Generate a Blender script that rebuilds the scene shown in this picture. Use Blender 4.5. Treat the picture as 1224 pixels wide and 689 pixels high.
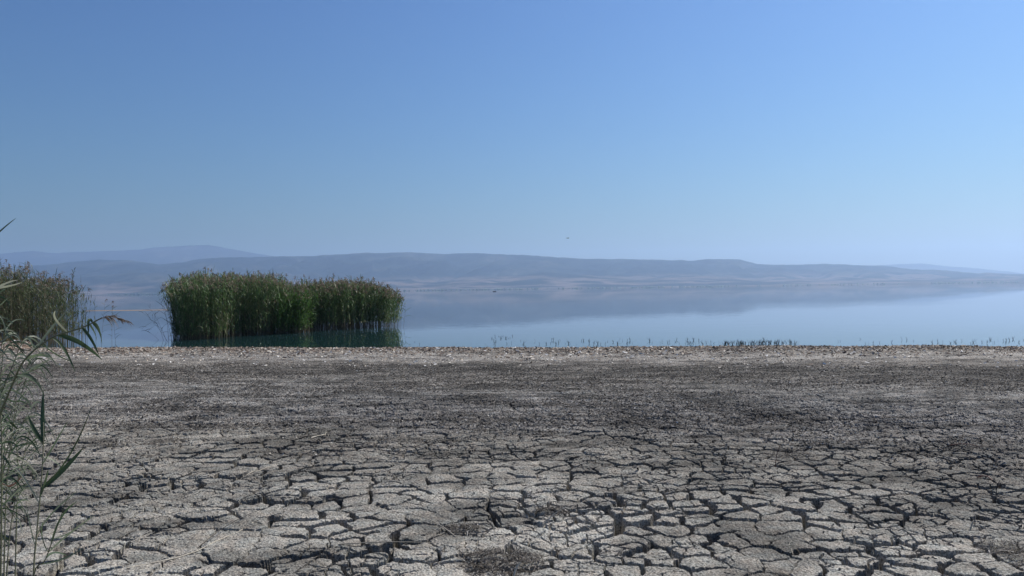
import bpy, math, random
import numpy as np
from mathutils import Vector

R = math.radians
sc = bpy.context.scene
for o in list(bpy.data.objects):
    bpy.data.objects.remove(o)
COL = sc.collection

# ------------------------------------------------------------------ camera, light, exposure
CAM_H = 1.5
F = 918.0                     # focal length in photo pixels (1224 wide)
cam_d = bpy.data.cameras.new('camera')
cam = bpy.data.objects.new('camera', cam_d)
COL.objects.link(cam)
cam.location = (0, 0, CAM_H)
ROLL, LIFT = R(0.81), 1.5 / F      # the photo's horizon runs slightly downhill to the left
from mathutils import Matrix
cam.rotation_mode = 'QUATERNION'
cam.rotation_quaternion = (Matrix.Rotation(LIFT, 3, 'X') @ Matrix(((math.cos(ROLL), math.sin(ROLL), 0), (0, 0, -1), (-math.sin(ROLL), math.cos(ROLL), 0)))).to_quaternion()
cam_d.lens = 27.0
cam_d.sensor_width = 36.0
cam_d.clip_start = 0.05
cam_d.clip_end = 90000
sc.camera = cam

SKY_GAMMA = 1.343
SUN_AZ, SUN_EL = 51.0, 46.4    # degrees clockwise from +Y, degrees up
world = bpy.data.worlds.new('World')
sc.world = world
world.use_nodes = True
wn = world.node_tree.nodes
wl = world.node_tree.links
sky = wn.new('ShaderNodeTexSky')
sky.sky_type = 'NISHITA'
sky.sun_disc = False
sky.sun_elevation = R(SUN_EL)
sky.sun_rotation = R(SUN_AZ)
sky.altitude = 774
sky.air_density = 1.86
sky.dust_density = 1.44
sky.ozone_density = 4.37
bg = wn['Background']
bg.inputs['Strength'].default_value = 0.05
gam = wn.new('ShaderNodeGamma')
gam.inputs['Gamma'].default_value = SKY_GAMMA
wl.new(sky.outputs[0], gam.inputs['Color'])
gain = wn.new('ShaderNodeMix')
gain.data_type = 'RGBA'
gain.blend_type = 'MULTIPLY'
gain.inputs[0].default_value = 1.0
gain.inputs[7].default_value = (0.32, 0.48, 0.72, 1)
wl.new(gam.outputs[0], gain.inputs[6])
wl.new(gain.outputs[2], bg.inputs['Color'])

sun_d = bpy.data.lights.new('sun', 'SUN')
sun_d.energy = 5.0
sun_d.angle = R(0.55)
sun_d.color = (1.0, 0.95, 0.87)
sun = bpy.data.objects.new('sun', sun_d)
COL.objects.link(sun)
sdir = Vector((math.sin(R(SUN_AZ)) * math.cos(R(SUN_EL)), math.cos(R(SUN_AZ)) * math.cos(R(SUN_EL)), math.sin(R(SUN_EL))))
sun.rotation_euler = sdir.to_track_quat('Z', 'Y').to_euler()
sun.location = (20, 10, 30)

vs = sc.view_settings
vs.view_transform = 'Standard'
vs.look = 'None'
vs.gamma = 1.0
vs.exposure = 0.3
vs.use_curve_mapping = False
sc.cycles.volume_bounces = 1
sc.cycles.max_bounces = 6

HAZE_DENSITY = 1.3e-4
HAZE_COLOR = (0.52, 0.71, 1.0)
HAZE_ANISO = 0.42

# ------------------------------------------------------------------ helpers
def tag(o, label=None, cat=None, group=None, kind=None):
    if label: o['label'] = label
    if cat: o['category'] = cat
    if group: o['group'] = group
    if kind: o['kind'] = kind
    return o

def empty(name, loc, label, cat, group=None):
    o = bpy.data.objects.new(name, None)
    COL.objects.link(o)
    o.location = loc
    return tag(o, label, cat, group)

def mesh_obj(name, V, Q, mat, parent=None, smooth=False, tris=None, rnd=None):
    V = np.asarray(V, dtype=np.float32).reshape(-1, 3)
    if parent is not None:
        V = V - np.array(parent.location, dtype=np.float32)
    me = bpy.data.meshes.new(name)
    Q = np.asarray(Q, dtype=np.int32).reshape(-1, 4) if Q is not None and len(Q) else np.zeros((0, 4), np.int32)
    T = np.asarray(tris, dtype=np.int32).reshape(-1, 3) if tris is not None and len(tris) else np.zeros((0, 3), np.int32)
    me.vertices.add(len(V))
    me.vertices.foreach_set('co', V.ravel())
    nl = Q.size + T.size
    me.loops.add(nl)
    me.loops.foreach_set('vertex_index', np.concatenate([Q.ravel(), T.ravel()]))
    me.polygons.add(len(Q) + len(T))
    ls = np.concatenate([np.arange(len(Q)) * 4, Q.size + np.arange(len(T)) * 3]).astype(np.int32)
    me.polygons.foreach_set('loop_start', ls)
    if rnd is not None:
        a = me.attributes.new('rnd', 'FLOAT', 'POINT')
        a.data.foreach_set('value', np.asarray(rnd, dtype=np.float32))
    me.update(calc_edges=True)
    me.validate()
    me.polygons.foreach_set('use_smooth', np.full(len(me.polygons), smooth))
    if mat: me.materials.append(mat)
    o = bpy.data.objects.new(name, me)
    COL.objects.link(o)
    if parent is not None:
        o.parent = parent
    return o

def hsh(ix, iy, seed):
    n = (ix.astype(np.int64) * 374761393 + iy.astype(np.int64) * 668265263 + seed * 1442695041) & 0xffffffff
    n = ((n ^ (n >> 13)) * 1274126177) & 0xffffffff
    n = ((n ^ (n >> 16)) * 2246822519) & 0xffffffff
    return ((n ^ (n >> 15)) & 0xffffff) / float(0xffffff)

def vnoise(x, y, seed=0):      # -1..1
    ix = np.floor(x); iy = np.floor(y)
    fx = x - ix; fy = y - iy
    fx = fx * fx * fx * (fx * (fx * 6 - 15) + 10); fy = fy * fy * fy * (fy * (fy * 6 - 15) + 10)
    a = hsh(ix, iy, seed); b = hsh(ix + 1, iy, seed)
    c = hsh(ix, iy + 1, seed); d = hsh(ix + 1, iy + 1, seed)
    return ((a * (1 - fx) + b * fx) * (1 - fy) + (c * (1 - fx) + d * fx) * fy) * 2 - 1

def fbm(x, y, seed=0, octv=4, gain=.5):
    s = 0; a = 1; t = 0
    for k in range(octv):
        s = s + a * vnoise(x, y, seed + k * 17); t += a
        a *= gain; x = x * 2.03 + 11.7; y = y * 2.03 - 5.3
    return s / t

def smooth(a, b, x):
    t = np.clip((x - a) / (b - a), 0, 1)
    return t * t * (3 - 2 * t)

def voronoi(x, y, cell, seed):
    """distance to the cell edge, id noise of the cell and the offset from the cell's point"""
    x = x / cell; y = y / cell
    ix = np.floor(x); iy = np.floor(y)
    best = np.full(x.shape, 1e9); bx = np.zeros_like(x); by = np.zeros_like(x); bi = np.zeros_like(x); bj = np.zeros_like(x)
    for i in (-1, 0, 1):
        for j in (-1, 0, 1):
            cx = ix + i; cy = iy + j
            px = cx + .08 + .84 * hsh(cx, cy, seed); py = cy + .08 + .84 * hsh(cx, cy, seed + 5)
            d = (px - x) ** 2 + (py - y) ** 2
            m = d < best
            best = np.where(m, d, best); bx = np.where(m, px, bx); by = np.where(m, py, by)
            bi = np.where(m, cx, bi); bj = np.where(m, cy, bj)
    e = np.full(x.shape, 9.)
    for i in (-2, -1, 0, 1, 2):
        for j in (-2, -1, 0, 1, 2):
            if (i == 0 and j == 0) or abs(i) + abs(j) == 4: continue
            cx = bi + i; cy = bj + j
            px = cx + .08 + .84 * hsh(cx, cy, seed); py = cy + .08 + .84 * hsh(cx, cy, seed + 5)
            dx = px - bx; dy = py - by
            L = np.sqrt(dx * dx + dy * dy) + 1e-9
            dd = (((px + bx) / 2 - x) * dx + ((py + by) / 2 - y) * dy) / L
            e = np.minimum(e, dd)
    return e * cell, hsh(bi, bj, seed + 9), hsh(bi, bj, seed + 10), hsh(bi, bj, seed + 11), (x - bx) * cell, (y - by) * cell

def level(px, py):
    """photo pixel -> the pixel a level camera would give"""
    u = px - 612; v = 344.5 - py
    return 612 + u * math.cos(ROLL) + v * math.sin(ROLL), 344.5 - (-u * math.sin(ROLL) + v * math.cos(ROLL) + 1.5)

def P(px, py, d):
    """a point at depth d on the ray of a photo pixel"""
    px, py = level(px, py)
    return np.array([(px - 612) / F * d, d, CAM_H - (py - 344.5) / F * d])

# ------------------------------------------------------------------ materials
def new_mat(name):
    m = bpy.data.materials.new(name)
    m.use_nodes = True
    nt = m.node_tree
    b = nt.nodes['Principled BSDF']
    return m, nt, b

def ramp(nt, stops, fac=None, interp='LINEAR'):
    r = nt.nodes.new('ShaderNodeValToRGB')
    r.color_ramp.interpolation = interp
    els = r.color_ramp.elements
    while len(els) < len(stops): els.new(.5)
    for e, (p, c) in zip(els, stops):
        e.position = p
        e.color = (c[0], c[1], c[2], 1) if isinstance(c, (tuple, list)) else (c, c, c, 1)
    if fac is not None: nt.links.new(fac, r.inputs[0])
    return r

def noise(nt, vec, scale, detail=4, rough=.55, sx=1, sy=1, sz=1):
    n = nt.nodes.new('ShaderNodeTexNoise')
    n.inputs['Scale'].default_value = scale
    n.inputs['Detail'].default_value = detail
    n.inputs['Roughness'].default_value = rough
    if (sx, sy, sz) != (1, 1, 1):
        mp = nt.nodes.new('ShaderNodeMapping')
        mp.inputs['Scale'].default_value = (sx, sy, sz)
        nt.links.new(vec, mp.inputs[0]); vec = mp.outputs[0]
    nt.links.new(vec, n.inputs['Vector'])
    return n.outputs['Fac']

def math_(nt, op, a, b=None, c=None):
    n = nt.nodes.new('ShaderNodeMath'); n.operation = op
    for i, v in enumerate((a, b, c)):
        if v is None: continue
        if isinstance(v, (int, float)): n.inputs[i].default_value = v
        else: nt.links.new(v, n.inputs[i])
    return n.outputs[0]

def mixc(nt, fac, a, b, blend='MIX'):
    n = nt.nodes.new('ShaderNodeMix'); n.data_type = 'RGBA'; n.blend_type = blend
    for i, v in ((0, fac), (6, a), (7, b)):
        if isinstance(v, (int, float)): n.inputs[i].default_value = v
        elif isinstance(v, tuple): n.inputs[i].default_value = (*v, 1)
        else: nt.links.new(v, n.inputs[i])
    return n.outputs[2]

def attr_mat(name, stops, rough=.7, translucent=0.0, spec=.3, interp='LINEAR'):
    """colour picked by the 'rnd' attribute of every leaf, flake or stem"""
    m, nt, b = new_mat(name)
    a = nt.nodes.new('ShaderNodeAttribute'); a.attribute_name = 'rnd'
    geo = nt.nodes.new('ShaderNodeNewGeometry')
    r = ramp(nt, stops, a.outputs['Fac'], interp)
    n = noise(nt, geo.outputs['Position'], 14, 3)
    v = ramp(nt, [(.3, .75), (.7, 1.2)], n)
    c = mixc(nt, 1.0, r.outputs[0], v.outputs[0], 'MULTIPLY')
    nt.links.new(c, b.inputs['Base Color'])
    b.inputs['Roughness'].default_value = rough
    b.inputs['Specular IOR Level'].default_value = spec
    if translucent > 0:
        t = nt.nodes.new('ShaderNodeBsdfTranslucent')
        nt.links.new(c, t.inputs['Color'])
        mx = nt.nodes.new('ShaderNodeMixShader')
        mx.inputs[0].default_value = translucent
        out = nt.nodes['Material Output']
        nt.links.new(b.outputs[0], mx.inputs[1]); nt.links.new(t.outputs[0], mx.inputs[2])
        nt.links.new(mx.outputs[0], out.inputs['Surface'])
    return m

# mud ------------------------------------------------------------
def mud_material():
    m, nt, b = new_mat('dry_mud')
    L = nt.links
    geo = nt.nodes.new('ShaderNodeNewGeometry')
    pos = geo.outputs['Position']
    sep = nt.nodes.new('ShaderNodeSeparateXYZ'); L.new(pos, sep.inputs[0])
    Y = sep.outputs['Y']
    # zones run along the shore, with wandering limits
    wob = math_(nt, 'MULTIPLY', math_(nt, 'SUBTRACT', noise(nt, pos, .35, 4, .6, 1, 1.6), .5), 5.0)
    yy = math_(nt, 'DIVIDE', math_(nt, 'ADD', math_(nt, 'MULTIPLY_ADD', sep.outputs['X'], .165, Y), wob), 24.6)
    zone = ramp(nt, [(0.0, (.40, .376, .335)), (.20, (.315, .295, .262)), (.29, (.235, .217, .19)), (.36, (.215, .20, .185)),
                     (.44, (.215, .203, .188)), (.53, (.18, .166, .148)), (.58, (.125, .116, .104)), (.635, (.22, .20, .178)), (.70, (.27, .25, .228)),
                     (.78, (.235, .215, .19)), (.9, (.2, .15, .115))], yy)
    base = zone.outputs[0]
    # blotches of dark organic film and pale salty crust
    n1 = noise(nt, pos, 1.1, 6, .65, 1, 1.5)
    dark = ramp(nt, [(.38, .5), (.50, .98), (.62, 1.3)], n1)
    base = mixc(nt, 1.0, base, dark.outputs[0], 'MULTIPLY')
    # streaks of residue in the middle distance
    n2 = noise(nt, pos, 3.2, 6, .72, .3, 2.0)
    st = ramp(nt, [(.40, .28), (.5, .85), (.62, 1.4)], n2)
    stw = ramp(nt, [(.22, 0.0), (.33, .75), (.60, .85), (.70, .25)], yy)
    base = mixc(nt, stw.outputs[0], base, mixc(nt, 1.0, base, st.outputs[0], 'MULTIPLY'))
    # fine crust speckle
    n3 = noise(nt, pos, 75, 5, .8)
    sp = ramp(nt, [(.38, .35), (.5, .98), (.60, 1.6)], n3)
    base = mixc(nt, 1.0, base, sp.outputs[0], 'MULTIPLY')
    big = ramp(nt, [(.35, .78), (.65, 1.18)], noise(nt, pos, .28, 3, .5))
    base = mixc(nt, 1.0, base, big.outputs[0], 'MULTIPLY')
    n4 = noise(nt, pos, 9, 4, .6)
    hue = ramp(nt, [(.35, (.95, 1.0, 1.0)), (.65, (1.05, 1.0, .94))], n4)
    base = mixc(nt, 1.0, base, hue.outputs[0], 'MULTIPLY')
    L.new(base, b.inputs['Base Color'])
    b.inputs['Roughness'].default_value = .95
    b.inputs['Specular IOR Level'].default_value = .15
    bm1 = nt.nodes.new('ShaderNodeBump')
    bm1.inputs['Strength'].default_value = 1.0
    bm1.inputs['Distance'].default_value = .012
    L.new(n3, bm1.inputs['Height'])
    bm2 = nt.nodes.new('ShaderNodeBump')
    bm2.inputs['Strength'].default_value = .7
    bm2.inputs['Distance'].default_value = .02
    L.new(noise(nt, pos, 22, 4, .7), bm2.inputs['Height'])
    L.new(bm1.outputs[0], bm2.inputs['Normal'])
    L.new(bm2.outputs[0], b.inputs['Normal'])
    return m

def water_material():
    m, nt, b = new_mat('lake_water')
    L = nt.links
    geo = nt.nodes.new('ShaderNodeNewGeometry')
    pos = geo.outputs['Position']
    b.inputs['Base Color'].default_value = (.012, .034, .035, 1)
    b.inputs['Roughness'].default_value = .015
    b.inputs['IOR'].default_value = 1.333
    n = noise(nt, pos, .9, 3, .5, 1, 1.4)
    bp = nt.nodes.new('ShaderNodeBump')
    bp.inputs['Strength'].default_value = .12
    bp.inputs['Distance'].default_value = .012
    L.new(n, bp.inputs['Height'])
    pt = ramp(nt, [(.42, .06), (.62, .5)], noise(nt, pos, .02, 3, .6, .35, 1.0))
    L.new(pt.outputs[0], bp.inputs['Strength'])
    L.new(bp.outputs[0], b.inputs['Normal'])
    return m

def hill_material(name, tone=1.0):
    m, nt, b = new_mat(name)
    L = nt.links
    geo = nt.nodes.new('ShaderNodeNewGeometry')
    pos = geo.outputs['Position']
    sep = nt.nodes.new('ShaderNodeSeparateXYZ'); L.new(pos, sep.inputs[0])
    n = noise(nt, pos, .0028, 8, .7)
    wood = ramp(nt, [(.42, (.006, .013, .015)), (.51, (.018, .028, .027)), (.60, (.06, .065, .055)), (.68, (.12, .11, .085))], n)
    # lowland strips of stubble field, ploughed earth and tree rows
    nf = noise(nt, pos, .0016, 3, .6, 1, 3.2)
    field = ramp(nt, [(.38, (.012, .022, .02)), (.45, (.03, .038, .03)), (.5, (.16, .125, .10)), (.56, (.27, .205, .17)), (.62, (.02, .03, .024))], nf)
    z = math_(nt, 'ADD', sep.outputs['Z'], math_(nt, 'MULTIPLY', math_(nt, 'SUBTRACT', n, .5), 90))
    low = ramp(nt, [(.0, 1.0), (.55, .9), (1.0, 0.0)], math_(nt, 'DIVIDE', z, 110))
    c = mixc(nt, low.outputs[0], wood.outputs[0], field.outputs[0])
    c = mixc(nt, 1.0, c, (tone, tone, tone), 'MULTIPLY')
    L.new(c, b.inputs['Base Color'])
    b.inputs['Roughness'].default_value = 1.0
    b.inputs['Specular IOR Level'].default_value = 0
    return m

M_mud = mud_material()
M_water = water_material()
M_hills = hill_material('hill_slopes', .75)
M_reed_leaf = attr_mat('reed_leaf', [(0, (.025, .06, .02)), (.45, (.08, .155, .05)), (.8, (.17, .25, .095)), (1, (.38, .38, .22))], .5, .3, .4)
M_reed_dull = attr_mat('dull_reed_leaf', [(0, (.04, .07, .03)), (.5, (.09, .125, .055)), (1, (.24, .25, .15))], .6, .3, .3)
M_reed_green = attr_mat('fresh_reed_leaf', [(0, (.05, .105, .025)), (.5, (.075, .16, .035)), (1, (.12, .20, .06))], .5, .35, .4)
M_reed_stem = attr_mat('reed_stem', [(0, (.05, .055, .03)), (.5, (.12, .10, .06)), (1, (.26, .21, .13))], .6)
M_plume = attr_mat('reed_plume', [(0, (.10, .075, .055)), (.5, (.22, .17, .125)), (1, (.38, .32, .24))], .9, .25, .1)
M_litter = attr_mat('shore_litter', [(0, (.03, .024, .02)), (.25, (.09, .06, .045)), (.5, (.22, .165, .125)), (.75, (.38, .32, .25)), (.93, (.58, .53, .46)), (1, (.7, .68, .64))], .8)
M_residue = attr_mat('dead_residue', [(0, (.018, .016, .014)), (.45, (.062, .052, .043)), (.75, (.18, .155, .13)), (.93, (.38, .34, .29)), (1, (.55, .52, .47))], .9)
M_straw = attr_mat('dry_straw', [(0, (.20, .16, .11)), (1, (.50, .45, .36))], .7)
M_fg_leaf = attr_mat('near_reed_leaf', [(0, (.035, .065, .025)), (.3, (.06, .095, .045)), (.7, (.16, .185, .125)), (1, (.34, .34, .25))], .5, .4, .4)
M_fg_brown = attr_mat('withered_reed_leaf', [(0, (.07, .03, .022)), (1, (.24, .13, .09))], .6, .2)
M_fg_stem = attr_mat('near_reed_stem', [(0, (.06, .075, .035)), (1, (.20, .19, .12))], .5)
M_grass = attr_mat('shore_grass', [(0, (.07, .08, .03)), (.5, (.20, .17, .08)), (1, (.38, .32, .18))], .7, .25)
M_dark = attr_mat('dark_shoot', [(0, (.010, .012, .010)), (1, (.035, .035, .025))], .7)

# ------------------------------------------------------------------ ground
WATER_Z = -0.30
def shore_y(x):
    return 21.35 - .165 * np.clip(x, -60, 60) + .4 * vnoise(x * .12, x * 0 + 3.3, 71) + .2 * vnoise(x * .6, x * 0, 72) + 4.2 * smooth(-14.6, -17.5, x)

# ragged wandering mask of the plain, stiff plates
def ground_z(x, y, detail=True):
    r = np.hypot(x, y)
    z = .018 * fbm(x * .35, y * .35, 1, 3) + .010 * fbm(x * 1.3, y * 1.3, 2, 3)
    sy = shore_y(x)
    # low berm of litter, then down into the lake
    t = y - sy
    z = z - .03 * smooth(-6, -1.5, t) + .018 * np.exp(-((t + 2.1) / 1.2) ** 2)
    z = z - .20 * smooth(-1.5, 0.0, t) - .17 * smooth(-.3, 1.2, t) - .5 * smooth(1, 14, t) - 1.8 * smooth(12, 120, t)
    if not detail: return z
    yp = y + .165 * x
    near = 1 - smooth(8.2, 12, yp + 1.6 * fbm(x * .3, y * .3, 33, 3))      # plates fade into the rough belt
    wx = x + .065 * fbm(x * 3.9, y * 3.9, 5, 4) + .012 * vnoise(x * 17, y * 17, 6)
    wy = y + .065 * fbm(x * 3.9, y * 3.9, 8, 4) + .012 * vnoise(x * 17, y * 17, 9)
    e, h1, h2, h3, ox, oy = voronoi(wx, wy * 1.15, .225, 101)
    wid = .0095 + .014 * fbm(x * 1.1, y * 1.1, 12, 2) + .017 * vnoise(x * 4.3, y * 4.3, 13) + .006 * vnoise(x * 13, y * 13, 16)
    wid = np.clip(wid, .0015, .04) * (.35 + .65 * (1 - smooth(5.2, 8.5, yp)))
    crack = 1 - smooth(wid * .7, wid + .0035, e)
    z = z + near * ((h1 - .5) * .016 + (h2 - .5) * .07 * ox + (h3 - .5) * .07 * oy)
    z = z - near * .008 * (1 - smooth(0, .06, e))
    z = z - near * crack * np.clip(wid * 17.0, .02, .28)
    e2, *_ = voronoi(wx * 1.0 + .3, wy + .7, .105, 203)
    w2 = np.clip(.0002 + .006 * vnoise(x * 2.1, y * 2.1, 14) + .006 * vnoise(x * 9, y * 9, 15), 0, .02)
    c2 = 1 - smooth(w2 * .3, w2 + .003, e2)
    z = z - near * c2 * .035 * (w2 > .0008)
    # a few long master cracks
    for k, (yc, xa, xb, amp, w) in enumerate(((5.15, -.5, 1.65, .10, .024), (6.9, -1.6, 1.0, .16, .02), (5.6, .9, 4.2, .2, .018), (4.35, -1.9, .2, .12, .022))):
        yl = yc + amp * vnoise(x * 1.9 + k * 7, x * 0 + k, 40 + k) + .03 * vnoise(x * 9, x * 0 + k, 50 + k)
        ww = w * smooth(xa, xa + .4, x) * (1 - smooth(xb - .4, xb, x)) * (.7 + .5 * vnoise(x * 4, x * 0, 61 + k))
        z = z - .09 * (1 - smooth(ww * .5, ww + .006, np.abs(y - yl))) * (ww > .003)
    # grit on the crust, clods in the middle belt
    g = .003 * vnoise(x * 55, y * 55, 21) + .0035 * vnoise(x * 110, y * 110, 22) + .0045 * fbm(x * 17, y * 17, 24, 2)
    mid = smooth(6.5, 9.5, yp) * (1 - smooth(-4.5, -1.0, t))
    rough = np.clip(fbm(x * 1.3, y * 1.7, 25, 3) + .25, 0, 1)
    z = z + g * (.8 + .8 * mid)
    z = z + mid * (.5 + rough) * (.017 * fbm(x * 7, y * 9, 26, 3) - .014 * smooth(.15, .6, fbm(x * 5, y * 7, 27, 3)))
    z = z + .014 * smooth(-5, -2.5, t) * (1 - smooth(0, .6, t)) * fbm(x * 6, y * 6, 28, 3)
    return z

def build_ground():
    D = R(37.5)
    th = np.concatenate([np.linspace(-D, D, 1500), np.linspace(D, 2 * math.pi - D, 220)[1:-1]])
    rr = [0.4, .9, 1.4, 1.8, 2.1, 2.4]
    v = 2.6
    while v < 30:
        rr.append(v)
        v += .0085 if v < 7.5 else (.0135 if v < 11 else (.022 if v < 16 else .05))
    while v < 12500:
        rr.append(v); v *= 1.13
    rr.append(12500)
    rr = np.array(rr)
    A, B = len(rr), len(th)
    X = np.outer(rr, np.sin(th)); Y = np.outer(rr, np.cos(th))
    Z = ground_z(X, Y, False)
    mask = rr < 31
    Z[mask] = ground_z(X[mask], Y[mask], True)
    # the cells away from the view are wide: keep them on the smooth surface
    Z[np.ix_(mask, np.arange(1500, B))] = ground_z(X[mask][:, 1500:], Y[mask][:, 1500:], False)
    V = np.stack([X, Y, Z], -1).reshape(-1, 3)
    i = np.arange(A - 1)[:, None] * B; j = np.arange(B)[None, :]; jn = (j + 1) % B
    Q = np.stack([i + j, i + jn, i + B + jn, i + B + j], -1).reshape(-1, 4)[:, ::-1]
    V = np.vstack([V, [[0, 0, 0]]])
    c = len(V) - 1
    T = np.stack([np.full(B, c), np.arange(B), (np.arange(B) + 1) % B], -1)[:, ::-1]
    o = mesh_obj('ground', V, Q, M_mud, smooth=False, tris=T)
    return tag(o, 'grey cracked dry mud of the exposed lake bed', None, None, 'structure')
build_ground()

# ------------------------------------------------------------------ lake
def build_water():
    # one sheet from just under the berm to beyond the far shore
    xs = np.array([-11000, -3000, -300, -60, 60, 300, 3000, 11000.]); ys = np.array([17.5, 30, 60, 300, 1500, 5200.])
    V = [(x, y, WATER_Z) for y in ys for x in xs]
    B = len(xs)
    Q = [(i * B + j, i * B + j + 1, (i + 1) * B + j + 1, (i + 1) * B + j) for i in range(len(ys) - 1) for j in range(B - 1)]
    tag(mesh_obj('lake_water', V, Q, M_water), 'calm mirror-like lake water reflecting hills and sky', None, None, 'structure')
build_water()

# ------------------------------------------------------------------ hills
def ridge_from(pts):
    pts = [level(*p) for p in pts]
    xs = np.array([p[0] for p in pts], float); ys = np.array([p[1] for p in pts], float)
    return lambda px: np.interp(px, xs, ys)

def build_hills(name, label, pts, y0, yr, y1, seed, low=28., gully=.16, nrow=120, ncol=900, lowstart=None, x_from=-700, x_to=1950):
    prof = ridge_from(pts)
    px = np.linspace(x_from, x_to, ncol)
    u = (px - 612) / F
    Ys = np.linspace(y0, y1, nrow)
    U, YY = np.meshgrid(u, Ys)
    X = U * YY
    k = 700.
    yy = prof(px) + 1.9 * fbm(px / 52, px * 0, seed + 3, 6, .62)
    H = (344.5 - yy) / F * yr + CAM_H
    H = np.broadcast_to(H, U.shape)
    t = (YY - y0) / (yr - y0)
    up = np.where(t < 1, smooth(lowstart if lowstart is not None else .1, 1.0, t), 1 - .75 * smooth(1, 1 + (y1 - yr) / (yr - y0), t))
    warp = fbm(X / 900, YY / 900, seed, 4)
    rid = 1 - np.abs(fbm(X / 620 + warp, YY / 1500 + warp, seed + 7, 5)) * 2
    lowl = low * smooth(0, .3, t) * (1 + .4 * fbm(X / 700, YY / 300, seed + 5, 3))
    Z = lowl * (1 - up) + H * up + gully * H * (rid - .6) * np.clip(up * (1 - up) * 4, 0, 1) 
    Z = Z - 1.2 + 1.6 * smooth(0, .01, t)
    V = np.stack([X, YY, Z], -1).reshape(-1, 3)
    i = np.arange(nrow - 1)[:, None] * ncol; j = np.arange(ncol - 1)[None, :]
    Q = np.stack([i + j, i + j + 1, i + ncol + j + 1, i + ncol + j], -1).reshape(-1, 4)
    return tag(mesh_obj(name, V, Q, M_hills, smooth=True), label, None, None, 'structure')

build_hills('hills', 'long wooded ridge beyond the lake',
            [(-700, 312), (0, 320), (90, 314), (118, 311), (150, 311), (190, 316), (240, 311), (300, 308), (340, 307), (400, 306), (440, 303), (480, 303), (530, 304.5), (570, 304),
             (640, 307), (700, 310), (800, 312), (850, 310), (885, 310.5), (905, 316), (950, 317), (1010, 317), (1050, 318), (1090, 323), (1130, 324), (1170, 327),
             (1224, 329), (1500, 332), (1950, 335)], 4500, 6900, 8200, 300, lowstart=.22, nrow=190, gully=.36)
build_hills('hills', 'low foothills and fields along the far shore',
            [(-700, 334), (0, 331), (60, 335), (120, 329), (190, 326), (240, 331), (300, 336), (420, 333), (520, 337), (600, 330), (650, 326), (700, 329), (760, 333), (840, 329),
             (900, 335), (980, 333), (1040, 337), (1120, 335), (1224, 338), (1950, 339)], 4560, 5500, 6500, 410, low=8, gully=.3, nrow=80, ncol=700, lowstart=.1)
build_hills('mountain', 'pale blue far mountain at the left',
            [(-700, 310), (-100, 306), (0, 303), (40, 300.5), (60, 303), (90, 302), (130, 301), (165, 300), (185, 296), (210, 294), (250, 294), (270, 297), (310, 305), (360, 311), (500, 318), (800, 326),
             (950, 322), (1040, 318), (1100, 316), (1160, 320), (1224, 327), (1500, 330), (1950, 336)], 8300, 10600, 12200, 500, low=60, gully=.1, nrow=70, ncol=700, x_from=-500, x_to=1750)

# ------------------------------------------------------------------ haze
def build_haze():
    x0, x1, y0, y1, z0, z1 = -16500, 16500, -12700, 12700, -8, 612
    V = [(x, y, z) for z in (z0, z1) for y in (y0, y1) for x in (x0, x1)]
    Q = [(0, 2, 3, 1), (4, 5, 7, 6), (0, 1, 5, 4), (2, 6, 7, 3), (0, 4, 6, 2), (1, 3, 7, 5)]
    m = bpy.data.materials.new('haze'); m.use_nodes = True
    nt = m.node_tree
    nt.nodes.remove(nt.nodes['Principled BSDF'])
    v = nt.nodes.new('ShaderNodeVolumePrincipled')
    v.inputs['Color'].default_value = (*HAZE_COLOR, 1)
    v.inputs['Density'].default_value = HAZE_DENSITY
    v.inputs['Anisotropy'].default_value = HAZE_ANISO
    nt.links.new(v.outputs[0], nt.nodes['Material Output'].inputs['Volume'])
    o = mesh_obj('haze', V, Q, m)
    tag(o, 'thin blue summer haze over the lake', None, None, 'stuff')
build_haze()

# ------------------------------------------------------------------ batch builders
rng = np.random.default_rng(7)

def ribbons(C, W, S):
    """C (N,K,3) centre lines, W (N,K) half widths, S (N,K,3) side vectors"""
    N, K, _ = C.shape
    V = np.stack([C - S * W[..., None], C + S * W[..., None]], 2)   # N,K,2,3
    base = (np.arange(N) * K * 2)[:, None] + (np.arange(K - 1) * 2)[None, :]
    Q = np.stack([base, base + 1, base + 3, base + 2], -1).reshape(-1, 4)
    return V.reshape(-1, 3), Q

def tubes(C, Rd, n=3):
    N, K, _ = C.shape
    a = np.arange(n) * 2 * math.pi / n
    ring = np.stack([np.cos(a), np.sin(a), a * 0], -1)               # stems are near vertical
    V = C[:, :, None, :] + ring[None, None] * Rd[:, :, None, None]
    b = (np.arange(N) * K * n)[:, None, None] + (np.arange(K - 1) * n)[None, :, None]
    j = np.arange(n)[None, None, :]; jn = (j + 1) % n
    Q = np.stack([b + j, b + jn, b + n + jn, b + n + j], -1).reshape(-1, 4)
    return V.reshape(-1, 3), Q

def unit(v): return v / (np.linalg.norm(v, axis=-1, keepdims=True) + 1e-9)

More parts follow.
